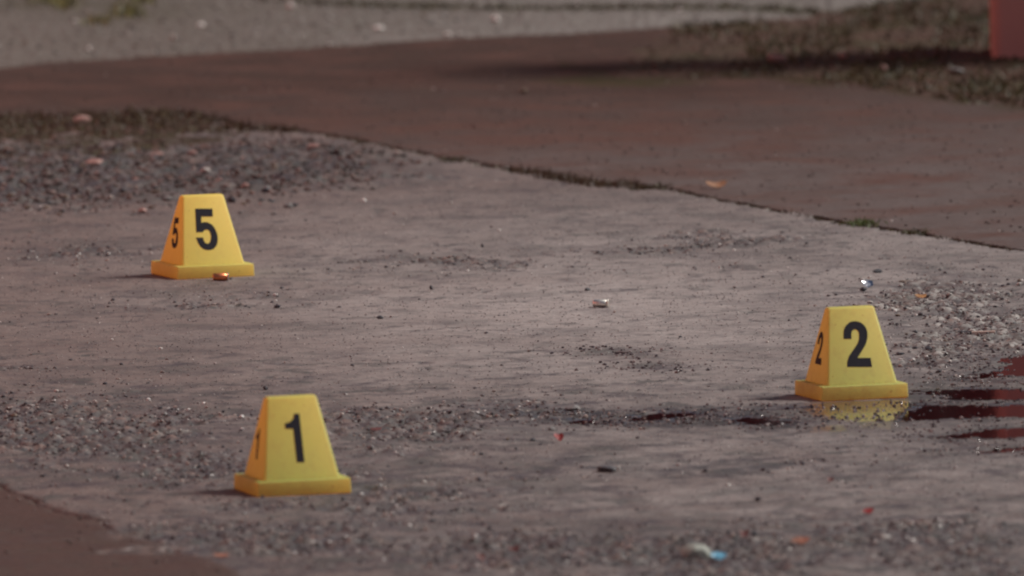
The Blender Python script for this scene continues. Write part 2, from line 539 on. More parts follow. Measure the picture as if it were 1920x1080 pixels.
def slab_material(name, light, dark, reddish, grime, rough=0.78, stain_amt=1.0, spec=0.28):
    m = NT(name)
    co = m.coord('Object')
    tone_, agg_, stain_, hue_ = m.attr('wear_shade')
    wet_, red_, moss_, grit_ = m.attr('damp')
    n1 = m.noise(45, 5, 0.6, co)
    n2 = m.noise(420, 3, 0.6, co)
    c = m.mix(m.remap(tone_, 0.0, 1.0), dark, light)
    c = m.mix(m.val('MULTIPLY', red_, 0.85), c, reddish)
    c = m.mix(m.remap(n1, 0.35, 0.68, 0.0, 0.55), c, m.mix(0.55, c, grime))
    stones = m.ramp(hue_, [(0.0, (0.045, 0.042, 0.05)), (0.45, (0.095, 0.085, 0.09)), (0.74, (0.17, 0.145, 0.14)), (0.9, (0.22, 0.14, 0.12)), (0.97, (0.26, 0.24, 0.23)), (1.0, (0.42, 0.40, 0.38))])
    c = m.mix(m.val('MULTIPLY', grit_, 0.4), c, (0.11, 0.094, 0.096))
    c = m.mix(m.val('MULTIPLY', agg_, 0.85), c, stones)
    sfac = m.val('MULTIPLY', stain_, m.remap(n1, 0.25, 0.6, 0.55, 1.0))
    grime2 = m.mix(m.remap(m.noise(14, 4, 0.6, co), 0.42, 0.58), grime, (grime[0] * 1.25, grime[1] * 1.55, grime[2] * 1.2))
    c = m.mix(m.val('MULTIPLY', sfac, stain_amt), c, grime2)
    c = m.mix(m.val('MULTIPLY', moss_, m.remap(n1, 0.3, 0.6, 0.2, 1.0)), c, m.mix(n2, (0.024, 0.022, 0.008), (0.050, 0.040, 0.014)))
    c = m.mix(1.0, c, m.ramp(n2, [(0.25, (0.62, 0.62, 0.64)), (0.5, (1, 1, 1)), (0.75, (1.28, 1.25, 1.22))]), 'MULTIPLY')
    c = m.mix(m.val('MULTIPLY', wet_, 0.45), c, m.mix(1.0, c, (0.55, 0.52, 0.52), 'MULTIPLY'))
    r = m.val('SUBTRACT', rough, m.val('MULTIPLY', sfac, 0.22))
    r = m.val('SUBTRACT', r, m.val('MULTIPLY', wet_, 0.45), True)
    m.set(Base_Color=c, Roughness=r, Specular_IOR_Level=spec, Coat_Weight=m.remap(wet_, 0.35, 0.95), Coat_Roughness=0.09, Coat_IOR=1.33)
    m.bump(m.val('ADD', n2, m.val('MULTIPLY', n1, 0.6)), 0.35, 0.0009)
    return m.m


MAT_NEAR = slab_material('concrete', (0.335, 0.303, 0.293), (0.142, 0.121, 0.116), (0.158, 0.115, 0.104), (0.042, 0.035, 0.043))
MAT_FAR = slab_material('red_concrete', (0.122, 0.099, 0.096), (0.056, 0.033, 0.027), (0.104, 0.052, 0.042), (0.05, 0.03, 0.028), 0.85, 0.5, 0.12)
MAT_CORNER = slab_material('brown_concrete', (0.098, 0.070, 0.065), (0.058, 0.037, 0.034), (0.078, 0.044, 0.038), (0.05, 0.035, 0.035), 0.85, 0.5, 0.15)
MAT_ROAD = slab_material('road_gravel', (0.215, 0.198, 0.19), (0.09, 0.080, 0.070), (0.13, 0.11, 0.10), (0.06, 0.05, 0.04), 0.85, 0.4)
MAT_JOINT = slab_material('joint_soil', (0.055, 0.037, 0.028), (0.032, 0.022, 0.017), (0.055, 0.028, 0.021), (0.022, 0.015, 0.014), 0.9, 0.7)
MAT_VERGE = slab_material('verge_soil', (0.11, 0.066, 0.054), (0.05, 0.032, 0.022), (0.10, 0.048, 0.036), (0.03, 0.017, 0.011), 0.9, 0.6)

quad = (np.arange(NY - 1)[:, None] * NX + np.arange(NX - 1)[None, :])
quads = np.stack([quad, quad + 1, quad + NX + 1, quad + NX], -1).reshape(-1, 4)
qreg = reg[:-1, :-1].reshape(-1)
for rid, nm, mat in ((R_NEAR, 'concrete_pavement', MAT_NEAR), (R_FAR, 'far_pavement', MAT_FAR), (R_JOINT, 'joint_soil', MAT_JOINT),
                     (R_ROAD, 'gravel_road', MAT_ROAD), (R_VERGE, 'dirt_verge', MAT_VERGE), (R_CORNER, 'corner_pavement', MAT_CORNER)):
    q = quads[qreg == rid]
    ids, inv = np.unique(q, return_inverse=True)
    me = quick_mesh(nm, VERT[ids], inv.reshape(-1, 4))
    color_attr(me, 'wear_shade', WEAR_SHADE[ids])
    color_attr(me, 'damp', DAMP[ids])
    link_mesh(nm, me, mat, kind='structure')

# ------------------------------------------------------------------ pools
mb = NT('dark_red_liquid')
mb.set(Base_Color=mb.mix(mb.noise(40, 3), (0.022, 0.0035, 0.006), (0.040, 0.006, 0.008)), Roughness=0.07, IOR=1.36)
mb.bump(mb.noise(160, 2), 0.05, 0.0008)
for P in POOLS:
    bm = bmesh.new()
    vs = [bm.verts.new((*ground(a, b, LEVEL), LEVEL)) for a, b in P]
    f = bm.faces.new(vs)
    bmesh.ops.recalc_face_normals(bm, faces=[f])
    if f.normal.z < 0:
        f.normal_flip()
    bmesh.ops.triangulate(bm, faces=bm.faces[:])
    link_mesh('puddle', bm_mesh(bm, 'puddle'), mb.m, kind='structure')

# ------------------------------------------------------------------ red corner pillar, unseen added wall and trees
def bevel_box(sx, sy, sz, off, seg=2):
    bm = bmesh.new()
    bmesh.ops.create_cube(bm, size=1.0)
    for v in bm.verts:
        v.co = Vector((v.co.x * sx, v.co.y * sy, (v.co.z + 0.5) * sz))
    bmesh.ops.bevel(bm, geom=bm.edges[:], offset=off, segments=seg, affect='EDGES', profile=0.5)
    return bm


def painted(name, a, b):
    m = NT(name)
    f = m.noise(160, 3)
    c = m.mix(m.remap(m.noise(6, 5), 0.3, 0.7), a, b)
    c = m.mix(m.remap(m.noise(28, 5, 0.7), 0.58, 0.8, 0.0, 0.5), c, tuple(q * 0.6 for q in a))
    m.set(Base_Color=c, Roughness=0.7)
    m.bump(f, 0.4, 0.002)
    return m


mp = painted('faded_red_render', (0.52, 0.27, 0.24), (0.59, 0.315, 0.28))
mw = painted('unseen_red_render', (0.58, 0.20, 0.165), (0.66, 0.24, 0.20))
px0, py0 = ground(1861, 113)
PW, PD, PH = 0.55, 0.22, 0.62
pillar = bpy.data.objects.new('red_pillar', None)
COL.objects.link(pillar)
PYAW = -0.02
pillar.location = (px0 + PW / 2 * math.cos(PYAW) - PD / 2 * math.sin(PYAW), py0 + PW / 2 * math.sin(PYAW) + PD / 2 * math.cos(PYAW), -0.01)
pillar.rotation_euler.z = PYAW
pillar['label'] = 'red painted pillar standing on the dirt at the top right edge'
pillar['category'] = 'pillar'
link_mesh('shaft', bm_mesh(bevel_box(PW, PD, PH, 0.012), 'shaft'), mp.m, pillar)
capo = link_mesh('capital', bm_mesh(bevel_box(PW + 0.10, PD + 0.10, 0.14, 0.012), 'capital'), mp.m, pillar)
capo.location.z = PH

# unseen red wall, added out of frame to bounce red light onto the markers
wall = bpy.data.objects.new('unseen_red_wall', None)
COL.objects.link(wall)
wall.location = (-2.3, 16.5, -0.02)
wall['label'] = 'unseen long red wall added on the left to bounce red light'
wall['category'] = 'wall'
link_mesh('unseen_wall_face', bm_mesh(bevel_box(0.2, 15.0, 3.4, 0.01), 'unseen_wall_face'), mw.m, wall)
o = link_mesh('unseen_wall_coping', bm_mesh(bevel_box(0.28, 15.1, 0.10, 0.01), 'unseen_wall_coping'), mw.m, wall)
o.location.z = 3.4

# ------------------------------------------------------------------ evidence markers
def plastic(name, body, glow, dirt, thin):
    m = NT(name)
    n = m.noise(70, 5, 0.65)
    fine = m.noise(600, 2)
    c = m.mix(m.remap(n, 0.50, 0.78, 0.0, dirt), body, tuple(x * 0.55 + 0.03 for x in body))
    c = m.mix(m.remap(fine, 0.66, 0.75, 0.0, 0.35), c, (0.25, 0.16, 0.05))
    xyz = m.node('ShaderNodeSeparateXYZ')
    m.link(m.coord('Object'), xyz.inputs[0])
    low = m.remap(xyz.outputs[2], 0.0, 0.045, 1.0, 0.0)
    scuff = m.remap(m.noise(130, 6, 0.75), 0.47, 0.66)
    c = m.mix(m.val('MULTIPLY', m.val('MULTIPLY', low, scuff), dirt * 0.55), c, (0.20, 0.155, 0.11))
    ledge = m.remap(m.val('ABSOLUTE', m.val('SUBTRACT', xyz.outputs[2], 0.0165)), 0.0, 0.0022, 1.0, 0.0)
    c = m.mix(m.val('MULTIPLY', m.val('MULTIPLY', ledge, m.remap(m.noise(240, 3), 0.45, 0.68)), dirt * 0.6), c, (0.13, 0.10, 0.07))
    specks = m.remap(m.noise(330, 2, 0.5), 0.70, 0.75, 0.0, dirt + 0.2)
    c = m.mix(specks, c, (0.12, 0.095, 0.06))
    m.set(Base_Color=c, Roughness=m.remap(n, 0.3, 0.7, 0.34, 0.55), Specular_IOR_Level=0.4)
    t = m.node('ShaderNodeBsdfTranslucent')
    t.inputs['Color'].default_value = (*glow, 1)
    x = m.node('ShaderNodeMixShader')
    x.inputs[0].default_value = thin
    m.link(m.p.outputs[0], x.inputs[1])
    m.link(t.outputs[0], x.inputs[2])
    m.link(x.outputs[0], m.out.inputs['Surface'])
    return m.m


BODY = {'5': (0.92, 1.0, 0.26), '2': (0.64, 0.86, 0.27), '1': (0.62, 0.85, 0.24)}
ink = simple('black_print', (0.016, 0.014, 0.022), 0.6, 0.2, spec=0.15)

GLYPH = {
    '1': [(.5, 0), (1, 0), (1, 1), (.66, 1), (.60, .92), (.42, .845), (.2, .815), (0, .80), (0, .69), (.5, .69)],
    '5': [(.01, 1), (.80, 1), (.81, .81), (.28, .81), (.27, .66), (.40, .678), (.55, .672), (.75, .62), (.90, .51), (.985, .38), (1, .28), (.985, .19), (.93, .11), (.82, .04),
          (.66, .005), (.52, 0), (.36, .02), (.22, .075), (.10, .17), (.03, .28), (.02, .305), (.33, .305), (.36, .24), (.42, .18), (.52, .155), (.60, .17), (.66, .22), (.69, .30),
          (.69, .36), (.66, .43), (.60, .48), (.52, .495), (.42, .485), (.35, .45), (.31, .43), (.03, .43)],
    '2': [(-.04, .612), (-.01, .78), (.04, .85), (.115, .91), (.27, .978), (.38, .996), (.49, 1), (.60, .992), (.70, .974), (.80, .93), (.865, .888), (.92, .82), (.94, .759), (.935, .69), (.917, .63), (.87, .55),
          (.81, .478), (.65, .35), (.45, .198), (.97, .198), (1, 0), (0, 0), (.02, .11), (.12, .24), (.277, .35), (.41, .44), (.50, .51), (.56, .58), (.59, .65), (.60, .715), (.585, .77), (.55, .80), (.50, .817), (.44, .82),
          (.38, .81), (.34, .79), (.305, .75), (.29, .715), (.28, .612)],
}
# corners (top left, top right, bottom right, bottom left) of each printed figure in the photograph
def zb(s, ox, oy, pts):
    return [(ox + a / s, oy + b / s) for a, b in pts]


FRONT = {'5': zb(6, 270, 350, [(572, 248), (818, 248), (835, 715), (585, 715)]),
         '2': zb(5.4, 1480, 560, [(542, 228), (795, 228), (838, 692), (585, 692)]),
         '1': zb(4.697, 400, 720, [(620, 262), (757, 262), (803, 690), (666, 690)])}
SIDE = {'5': zb(6, 270, 350, [(348, 345), (404, 352), (374, 697), (300, 688)]),
        '2': zb(5.4, 1480, 560, [(305, 335), (354, 337), (322, 672), (263, 658)]),
        '1': zb(4.697, 400, 720, [(384, 400), (413, 396), (388, 665), (362, 660)])}


def frustum(wb, db, wt, dt, z0, z1, off, seg, open_bottom):
    bm = bmesh.new()
    lo = [bm.verts.new((sx * wb / 2, sy * db / 2, z0)) for sx, sy in ((-1, -1), (1, -1), (1, 1), (-1, 1))]
    hi = [bm.verts.new((sx * wt / 2, sy * dt / 2, z1)) for sx, sy in ((-1, -1), (1, -1), (1, 1), (-1, 1))]
    bottom = bm.faces.new(lo[::-1])
    bm.faces.new(hi)
    for i in range(4):
        bm.faces.new((lo[i], lo[(i + 1) % 4], hi[(i + 1) % 4], hi[i]))
    ed = [e for e in bm.edges if not (open_bottom and e in bottom.edges)]
    bmesh.ops.bevel(bm, geom=ed, offset=off, segments=seg, affect='EDGES', profile=0.5)
    if open_bottom:
        bmesh.ops.delete(bm, geom=[f for f in bm.faces if all(abs(v.co.z - z0) < 1e-6 for v in f.verts)], context='FACES')
    return bm


def numeral(fig, quad_px, plane, M, out):
    Mi = M.inverted()
    o = Mi @ Vector((0, 0, CAM_H))
    p0, n = plane
    cs = []
    for a, b in quad_px:
        d = (Mi.to_3x3() @ ray(a, b)).normalized()
        cs.append(o + d * ((p0 - o).dot(n) / d.dot(n)))
    tl, tr, br, bl = cs
    bm = bmesh.new()
    vs = []
    for u, v in GLYPH[fig]:
        a, b = bl.lerp(br, u), tl.lerp(tr, u)
        vs.append(bm.verts.new(a.lerp(b, v) + n * 0.00012))
    f = bm.faces.new(vs)
    f.normal_update()
    if f.normal.dot(n) < 0:
        f.normal_flip()
    r = bmesh.ops.extrude_face_region(bm, geom=[f])
    for q in r['geom']:
        if isinstance(q, bmesh.types.BMVert):
            q.co += n * 0.0002
    bmesh.ops.triangulate(bm, faces=bm.faces[:])
    bmesh.ops.recalc_face_normals(bm, faces=bm.faces[:])
    return bm_mesh(bm, 'numeral')


LABEL = {'5': 'yellow evidence marker numbered 5 with a bullet casing in front',
         '2': 'yellow evidence marker numbered 2 beside the dark red pools',
         '1': 'yellow evidence marker numbered 1 on the rough concrete nearest the camera'}
for fig, (mx, my, yaw, tx, ty) in MARKERS.items():
    root = bpy.data.objects.new('evidence_marker', None)
    COL.objects.link(root)
    M = Matrix.Translation((mx, my, 0)) @ Matrix.Rotation(yaw, 4, 'Z') @ Matrix.Rotation(-tx, 4, 'X') @ Matrix.Rotation(ty, 4, 'Y')
    root.matrix_world = M
    root['label'], root['category'], root['group'] = LABEL[fig], 'evidence marker', 'numbered evidence markers on the ground'
    pm = plastic('yellow_plastic', BODY[fig], (1.0, 0.54, 0.16), {'5': 0.25, '2': 0.6, '1': 0.5}[fig], {'5': 0.50, '2': 0.50, '1': 0.52}[fig])
    link_mesh('body', bm_mesh(frustum(WB, DB, WT, DT, HF + 0.0002, HT, 0.0030, 4, True), 'body', True), pm, root)
    link_mesh('base', bm_mesh(frustum(0.10, 0.10, 0.0988, 0.0988, 0, HF, 0.0014, 3, False), 'base', True), pm, root)
    a, b, c = Vector((-WB / 2, -DB / 2, HF)), Vector((WB / 2, -DB / 2, HF)), Vector((WT / 2, -DT / 2, HT))
    nf = (b - a).cross(c - a).normalized()
    link_mesh('numeral', numeral(fig, FRONT[fig], (a, nf), M, nf), ink, root)
    a, b, c = Vector((-WB / 2, DB / 2, HF)), Vector((-WB / 2, -DB / 2, HF)), Vector((-WT / 2, -DT / 2, HT))
    ns = (b - a).cross(c - a).normalized()
    link_mesh('numeral', numeral(fig, SIDE[fig], (a, ns), M, ns), ink, root)

# ------------------------------------------------------------------ casings
def lathe(prof, seg=24):
    """profile (x along axis, radius) turned about the x axis"""
    bm = bmesh.new()
    rings = [[bm.verts.new((x, r * math.cos(2 * math.pi * k / seg), r * math.sin(2 * math.pi * k / seg))) for k in range(seg)] for x, r in prof]
    for p, q in zip(rings, rings[1:]):
        for k in range(seg):
            bm.faces.new((p[k], p[(k + 1) % seg], q[(k + 1) % seg], q[k]))
    bm.faces.new(rings[0][::-1])
    bm.faces.new(rings[-1])
    bmesh.ops.recalc_face_normals(bm, faces=bm.faces[:])
    return bm


def shiny(name, col, rough):
    m = NT(name)
    n = m.noise(350, 3)
    m.set(Base_Color=m.mix(m.remap(n, 0.35, 0.7), col, tuple(c * 0.6 for c in col)), Metallic=1.0, Roughness=rough)
    return m.m


def casing(px, py, yaw, mat, rimmat, label, L=0.019, R=0.0049, pitch=0.0):
    x, y = ground(px, py)
    root = bpy.data.objects.new('bullet_casing', None)
    COL.objects.link(root)
    root.location = (x, y, gz(x, y) + R)
    root.rotation_euler = (0, pitch, yaw)
    root['label'], root['category'], root['group'] = label, 'bullet casing', 'spent casings on the concrete'
    body = lathe([(-L / 2 + 0.004, R * 0.80), (-L / 2, R * 0.82), (-L / 2, R * 0.92), (-L / 2 + 0.0006, R * 0.95), (L / 2 - 0.0036, R * 0.99), (L / 2 - 0.003, R * 0.84), (L / 2 - 0.0014, R * 0.84)])
    link_mesh('case_wall', bm_mesh(body, 'case_wall', True), mat, root)
    rim = lathe([(L / 2 - 0.0014, R * 0.90), (L / 2 - 0.0012, R), (L / 2 - 0.0002, R), (L / 2, R * 0.95)])
    link_mesh('rim', bm_mesh(rim, 'rim'), rimmat, root)
    return root


brass = shiny('brass', (0.95, 0.30, 0.14), 0.3)
brass2 = shiny('pale_brass', (0.95, 0.90, 0.82), 0.42)
casing(414, 527.5, 0.06, brass, brass2, 'copper coloured bullet casing lying against the base of marker 5')
casing(1127, 576, -0.25, brass2, brass2, 'pale bullet casing lying alone on the smooth concrete between markers 5 and 2', 0.0185, 0.0046)

# ------------------------------------------------------------------ stones and litter
def stone_mesh(seed, sub=2, flat=0.6, ang=0.28):
    bm = bmesh.new()
    bmesh.ops.create_icosphere(bm, subdivisions=sub, radius=0.5)
    r = random.Random(seed)
    pl = [(Vector((r.uniform(-1, 1), r.uniform(-1, 1), r.uniform(-1, 1))).normalized(), r.uniform(0.26, 0.46)) for _ in range(9)]
    for v in bm.verts:
        for n, d in pl:
            e = v.co.dot(n) - d
            if e > 0:
                v.co -= n * e * 0.92
        v.co *= 1 + ang * 0.3 * (r.random() - 0.5)
        v.co.z *= flat
    return bm_mesh(bm, 'stone', False)


STONES = [stone_mesh(s, 1 if s > 3 else 2, 0.45 + 0.07 * (s % 5)) for s in range(9)]
STONE_MATS = [simple('stone_' + n, c, 0.65, 0.3, 300) for n, c in (
    ('grey', (0.17, 0.16, 0.16)), ('dark', (0.045, 0.045, 0.055)), ('pale', (0.42, 0.40, 0.38)), ('pink', (0.30, 0.17, 0.15)), ('brown', (0.13, 0.09, 0.065)), ('white', (0.68, 0.66, 0.64)), ('slate', (0.075, 0.075, 0.085)), ('green', (0.27, 0.29, 0.26)))]
GREY, DARK, PALE, PINK, BROWN, WHITE, SLATE, GREEN = range(8)
MM = {}


def stone(px, py, w, hgt, mat, label, group=None, seed=None, name='stone', cat='stone', rot=None):
    """w, hgt: size in pixels of the photograph (about 0.62 mm each at the middle)"""
    x, y = ground(px, py)
    k = math.hypot(y, CAM_H) / FPX
    sd = random.randrange(9) if seed is None else seed
    key = (sd, mat)
    if key not in MM:
        me = STONES[sd].copy()
        me.materials.append(STONE_MATS[mat])
        MM[key] = me
    o = bpy.data.objects.new(name, MM[key])
    COL.objects.link(o)
    W, H = w * k, hgt * k
    o.scale = (W, W * random.uniform(0.6, 1.0), H / (0.45 + 0.07 * (sd % 5)))
    o.rotation_euler = (0, random.uniform(-0.15, 0.15), random.uniform(-0.5, 0.5) if rot is None else rot)
    o.location = (x, y, gz(x, y) + H * 0.32)
    o['label'], o['category'] = label, cat
    if group:
        o['group'] = group
    return o


stone(683, 379, 12, 8, WHITE, 'tiny white pebble above and right of marker 5')
stone(845, 383, 9, 7, PALE, 'tiny pale pebble on the slab below the mossy joint')
stone(590, 281, 30, 9, PINK, 'flat pink stone in the rubble near the soil joint')
stone(290, 291, 34, 11, PINK, 'flat pink stone left of centre in the rubble above marker 5')
stone(180, 312, 44, 14, PINK, 'larger reddish stone lying far left in the rubble')
stone(385, 327, 30, 13, PALE, 'slanting pale chip in the rubble above marker 5', rot=-0.5)
stone(460, 355, 24, 12, PINK, 'pale pink stone in the rubble right of the top of marker 5')
stone(150, 233, 40, 18, PINK, 'pinkish stone half buried in the brown soil at left')
stone(980, 175, 20, 13, BROWN, 'lone brown stone on the dark red pavement')
stone(520, 577, 16, 9, DARK, 'dark pebble on the slab right of marker 5')
stone(808, 543, 9, 12, DARK, 'tiny upright dark chip on the smooth slab')
stone(904, 464, 8, 9, DARK, 'tiny dark pebble beside the rough patch right of marker 5')
stone(713, 598, 15, 8, DARK, 'dark pebble lying left of the long dark mark')
stone(1102, 545, 13, 7, DARK, 'small dark pebble above the pale casing')
stone(1888, 553, 12, 8, DARK, 'black pebble on the grey gravelly concrete at the right edge')
stone(497, 730, 14, 10, DARK, 'dark pebble behind the top left of marker 1')
stone(1140, 884, 44, 15, SLATE, 'dark grey wedge shaped stone in the middle foreground', seed=2, rot=0.1)
stone(1160, 881, 8, 12, PALE, 'narrow pale chip against the dark wedge shaped stone')
stone(1618, 547, 19, 9, DARK, 'black chip just in front of the shiny foil scrap')
stone(1644, 511, 22, 10, DARK, 'slanting dark chip behind the shiny foil scrap', rot=0.5)
stone(1300, 1046, 70, 42, GREEN, 'large pale greenish grey stone left of the blue scrap', seed=1, rot=-0.3)
stone(1075, 770, 34, 12, GREY, 'smooth grey stone at the left end of the wet dark streak', seed=3, rot=-0.1)
stone(1322, 885, 12, 8, DARK, 'small dark pebble below the wet streak')
stone(1422, 937, 16, 9, DARK, 'small dark pebble in the lower right foreground')
stone(545, 17, 20, 18, WHITE, 'white stone on the grey gravel at the top')
stone(375, 47, 22, 11, WHITE, 'flat pale stone on the gravel road left of the white stone')
stone(325, 73, 14, 13, PALE, 'small pale stone near the front edge of the gravel road')
stone(166, 93, 11, 11, WHITE, 'small bright pebble at the left front of the gravel road')
stone(710, 53, 26, 9, WHITE, 'flat bright stone on the gravel road right of the white stone')
stone(930, 37, 18, 13, WHITE, 'bright pebble standing on the gravel road near the middle')
stone(840, 65, 22, 8, WHITE, 'bright flat pebble on the very edge of the gravel road')
stone(862, 66, 10, 9, PALE, 'small round pebble beside the bright flat pebble on the edge of the road')
stone(1455, 118, 44, 22, PINK, 'pink lump of rubble in the dirt left of the pillar')
stone(1580, 110, 26, 14, PINK, 'small pink lump in the middle of the dirt verge')
stone(1655, 135, 26, 16, PINK, 'pink lump low in the dirt verge near the pillar')
stone(1594, 118, 24, 9, DARK, 'dark blue grey stone in the dirt verge')
stone(1795, 140, 34, 12, GREY, 'grey stone in front of the pillar foot')

# crowds of stones too alike to tell apart: individuals by group
def crowd(n, box, wr, mats, label, group, mask=None):
    k = 0
    while k < n:
        px, py = random.uniform(box[0], box[2]), random.uniform(box[1], box[3])
        if mask and not mask(px, py):
            continue
        if any(abs(px - project(m[0], m[1])[0]) < 125 and abs(py - project(m[0], m[1])[1]) < 22 for m in MARKERS.values()):
            continue
        w = random.uniform(*wr) * random.uniform(0.7, 1.0)
        mt = random.choice(mats)
        stone(px, py, w, w * random.uniform(0.3, 0.6), mt, ('grey ', 'dark ', 'pale ', 'pinkish ', 'brown ')[mt] + label, group)
        k += 1


crowd(120, (0, 282, 560, 405), (9, 24), [GREY, DARK, DARK, DARK, PINK, BROWN, BROWN, BROWN, GREY], 'small broken stone in the rubble behind marker 5', 'rubble stones behind marker 5')
crowd(60, (1600, 520, 1920, 690), (8, 18), [GREY, GREY, DARK, DARK, PALE, PALE, BROWN], 'small stone bedded in the grey gravelly concrete behind marker 2', 'stones in the gravelly concrete behind marker 2')
crowd(45, (700, 940, 1900, 1078), (8, 20), [GREY, GREY, DARK, DARK, BROWN, PALE], 'small stone on the rough concrete along the front', 'stones along the front')
crowd(35, (0, 765, 470, 900), (8, 18), [GREY, DARK, DARK, BROWN, GREY], 'small stone on the rough concrete left of marker 1', 'stones left of marker 1')
crowd(25, (640, 760, 1040, 880), (8, 18), [GREY, DARK, DARK, BROWN, GREY], 'small stone on the rough concrete right of marker 1', 'stones right of marker 1')
crowd(40, (0, 6, 1250, 110), (9, 18), [GREY, GREY, PALE, BROWN], 'small stone on the gravel road', 'stones on the gravel road', lambda x, y: y < line(road_edge, x) - 6)


def flake(px, py, w, d, mat, label, cat, name, curl=0.25, yaw=0.0, lift=0.0006, thick=0.0006, seed=0, group=None, pts=9):
    """thin bent scrap with real thickness; w and d in photograph pixels (d measured up the picture)"""
    x, y = ground(px, py)
    k = math.hypot(y, CAM_H) / FPX
    W, D = w * k, max(d * k, 0.6 * w * k)
    H = d * k
    r = random.Random(seed)
    bm = bmesh.new()
    rim = []
    for i in range(pts):
        a = 2 * math.pi * i / pts
        q = 1 + r.uniform(-0.22, 0.22)
        rim.append((0.5 * W * q * math.cos(a), 0.5 * D * q * math.sin(a)))
    c = bm.verts.new((0, 0, 0))
    inner = [bm.verts.new((0.55 * a, 0.55 * b, 0)) for a, b in rim]
    outer = [bm.verts.new((a, b, 0)) for a, b in rim]
    for i in range(pts):
        j = (i + 1) % pts
        bm.faces.new((c, inner[i], inner[j]))
        bm.faces.new((inner[i], outer[i], outer[j], inner[j]))
    for v in bm.verts:
        v.co.z = H * (0.25 + curl * (2 * v.co.y / D + 0.8 * (2 * v.co.x / W) ** 2) + r.uniform(-0.1, 0.1))
    zmin = min(v.co.z for v in bm.verts)
    for v in bm.verts:
        v.co.z -= zmin
    g = bmesh.ops.extrude_face_region(bm, geom=bm.faces[:])
    for q in g['geom']:
        if isinstance(q, bmesh.types.BMVert):
            q.co.z += thick
    bmesh.ops.recalc_face_normals(bm, faces=bm.faces[:])
    o = link_mesh(name, bm_mesh(bm, name, False), mat)
    o.location = (x, y, gz(x, y) + lift)
    o.rotation_euler = (0, 0, yaw)
    o['label'], o['category'] = label, cat
    if group:
        o['group'] = group
    return o


m_leaf = simple('dry_leaf', (0.26, 0.13, 0.07), 0.6, 0.35)
m_orange = simple('orange_scrap', (0.36, 0.18, 0.07), 0.6, 0.3)
m_red = simple('red_scrap', (0.24, 0.025, 0.025), 0.5, 0.3)
m_dred = simple('dull_red_scrap', (0.11, 0.035, 0.033), 0.6, 0.3)
m_blue = simple('blue_plastic', (0.13, 0.36, 0.52), 0.4, 0.2)
m_foil = shiny('foil', (0.85, 0.86, 0.92), 0.18)
m_orange2 = simple('orange_chip', (0.27, 0.12, 0.08), 0.6, 0.3)
flake(1343, 353, 36, 13, m_leaf, 'curled dry orange leaf lying on the joint', 'leaf', 'dry_leaf', 0.45, 0.2, seed=2)
flake(1727, 560, 24, 9, m_orange, 'small orange leaf scrap on the gravelly concrete behind marker 2', 'leaf', 'leaf_scrap', 0.3, 0.1, seed=3)
flake(1626, 541, 26, 14, m_foil, 'crumpled shiny foil scrap behind marker 2', 'foil', 'foil_scrap', 0.45, 0.4, seed=4, pts=7)
RG = 'red scraps on the concrete'
flake(1048, 827, 17, 13, m_red, 'bright red scrap just below the left end of the wet streak', 'scrap', 'red_scrap', 0.4, 0.3, seed=5, group=RG)
flake(1627, 963, 21, 14, m_red, 'bright red scrap alone in the lower right foreground', 'scrap', 'red_scrap', 0.3, 0.0, seed=6, group=RG)
flake(902, 1055, 22, 17, m_dred, 'dull red scrap at the bottom edge left of the pale stone', 'scrap', 'red_scrap', 0.4, 0.6, seed=7, group=RG)
flake(1395, 1010, 20, 15, m_dred, 'dull red scrap just above the blue scrap', 'scrap', 'red_scrap', 0.4, 0.2, seed=8, group=RG)
flake(1557, 905, 14, 9, m_dred, 'tiny dark red scrap above the bright red scrap at lower right', 'scrap', 'red_scrap', 0.4, 0.2, seed=9, group=RG)
flake(964, 1034, 22, 13, m_dred, 'dull red scrap in the middle of the bottom foreground', 'scrap', 'red_scrap', 0.3, -0.2, seed=10, group=RG)
flake(1500, 1022, 40, 16, m_orange2, 'rust coloured flat chip right of the blue scrap', 'scrap', 'rusty_chip', 0.3, -0.2, seed=12)
flake(1348, 1053, 31, 19, m_blue, 'light blue plastic scrap at the bottom edge', 'scrap', 'blue_scrap', 0.3, 0.1, seed=11)
flake(414, 1046, 34, 9, m_orange2, 'flat orange chip on the corner of the brown slab', 'scrap', 'orange_chip', 0.2, 0.0, seed=13)
flake(705, 810 - 3, 26, 8, m_dred, 'dull red scrap right of marker 1', 'scrap', 'red_scrap', 0.2, 0.0, seed=14, group=RG)

# pale stick with a dark end
x, y = ground(1838, 630)
stick = bpy.data.objects.new('short_stick', None)
COL.objects.link(stick)
stick.location = (x, y, gz(x, y) + 0.0016)
stick.rotation_euler = (0, -0.02, -0.05)
stick['label'], stick['category'] = 'short straight pale stick with a dark end right of marker 2', 'stick'
link_mesh('shaft', bm_mesh(lathe([(-0.010, 0.0013), (-0.0098, 0.0015), (0.017, 0.0014), (0.0172, 0.0012)], 10), 'shaft', False), simple('pale_wood', (0.55, 0.42, 0.36), 0.6, 0.15), stick)
link_mesh('tip', bm_mesh(lathe([(-0.0205, 0.0016), (-0.020, 0.0023), (-0.0102, 0.0022), (-0.010, 0.0016)], 10), 'tip', False), STONE_MATS[DARK], stick)

# ------------------------------------------------------------------ loose grit
def ico():
    bm = bmesh.new()
    bmesh.ops.create_icosphere(bm, subdivisions=1, radius=0.5)
    v = np.array([q.co[:] for q in bm.verts])
    f = np.array([[q.index for q in t.verts] for t in bm.faces])
    bm.free()
    return v, f


IV, IF = ico()


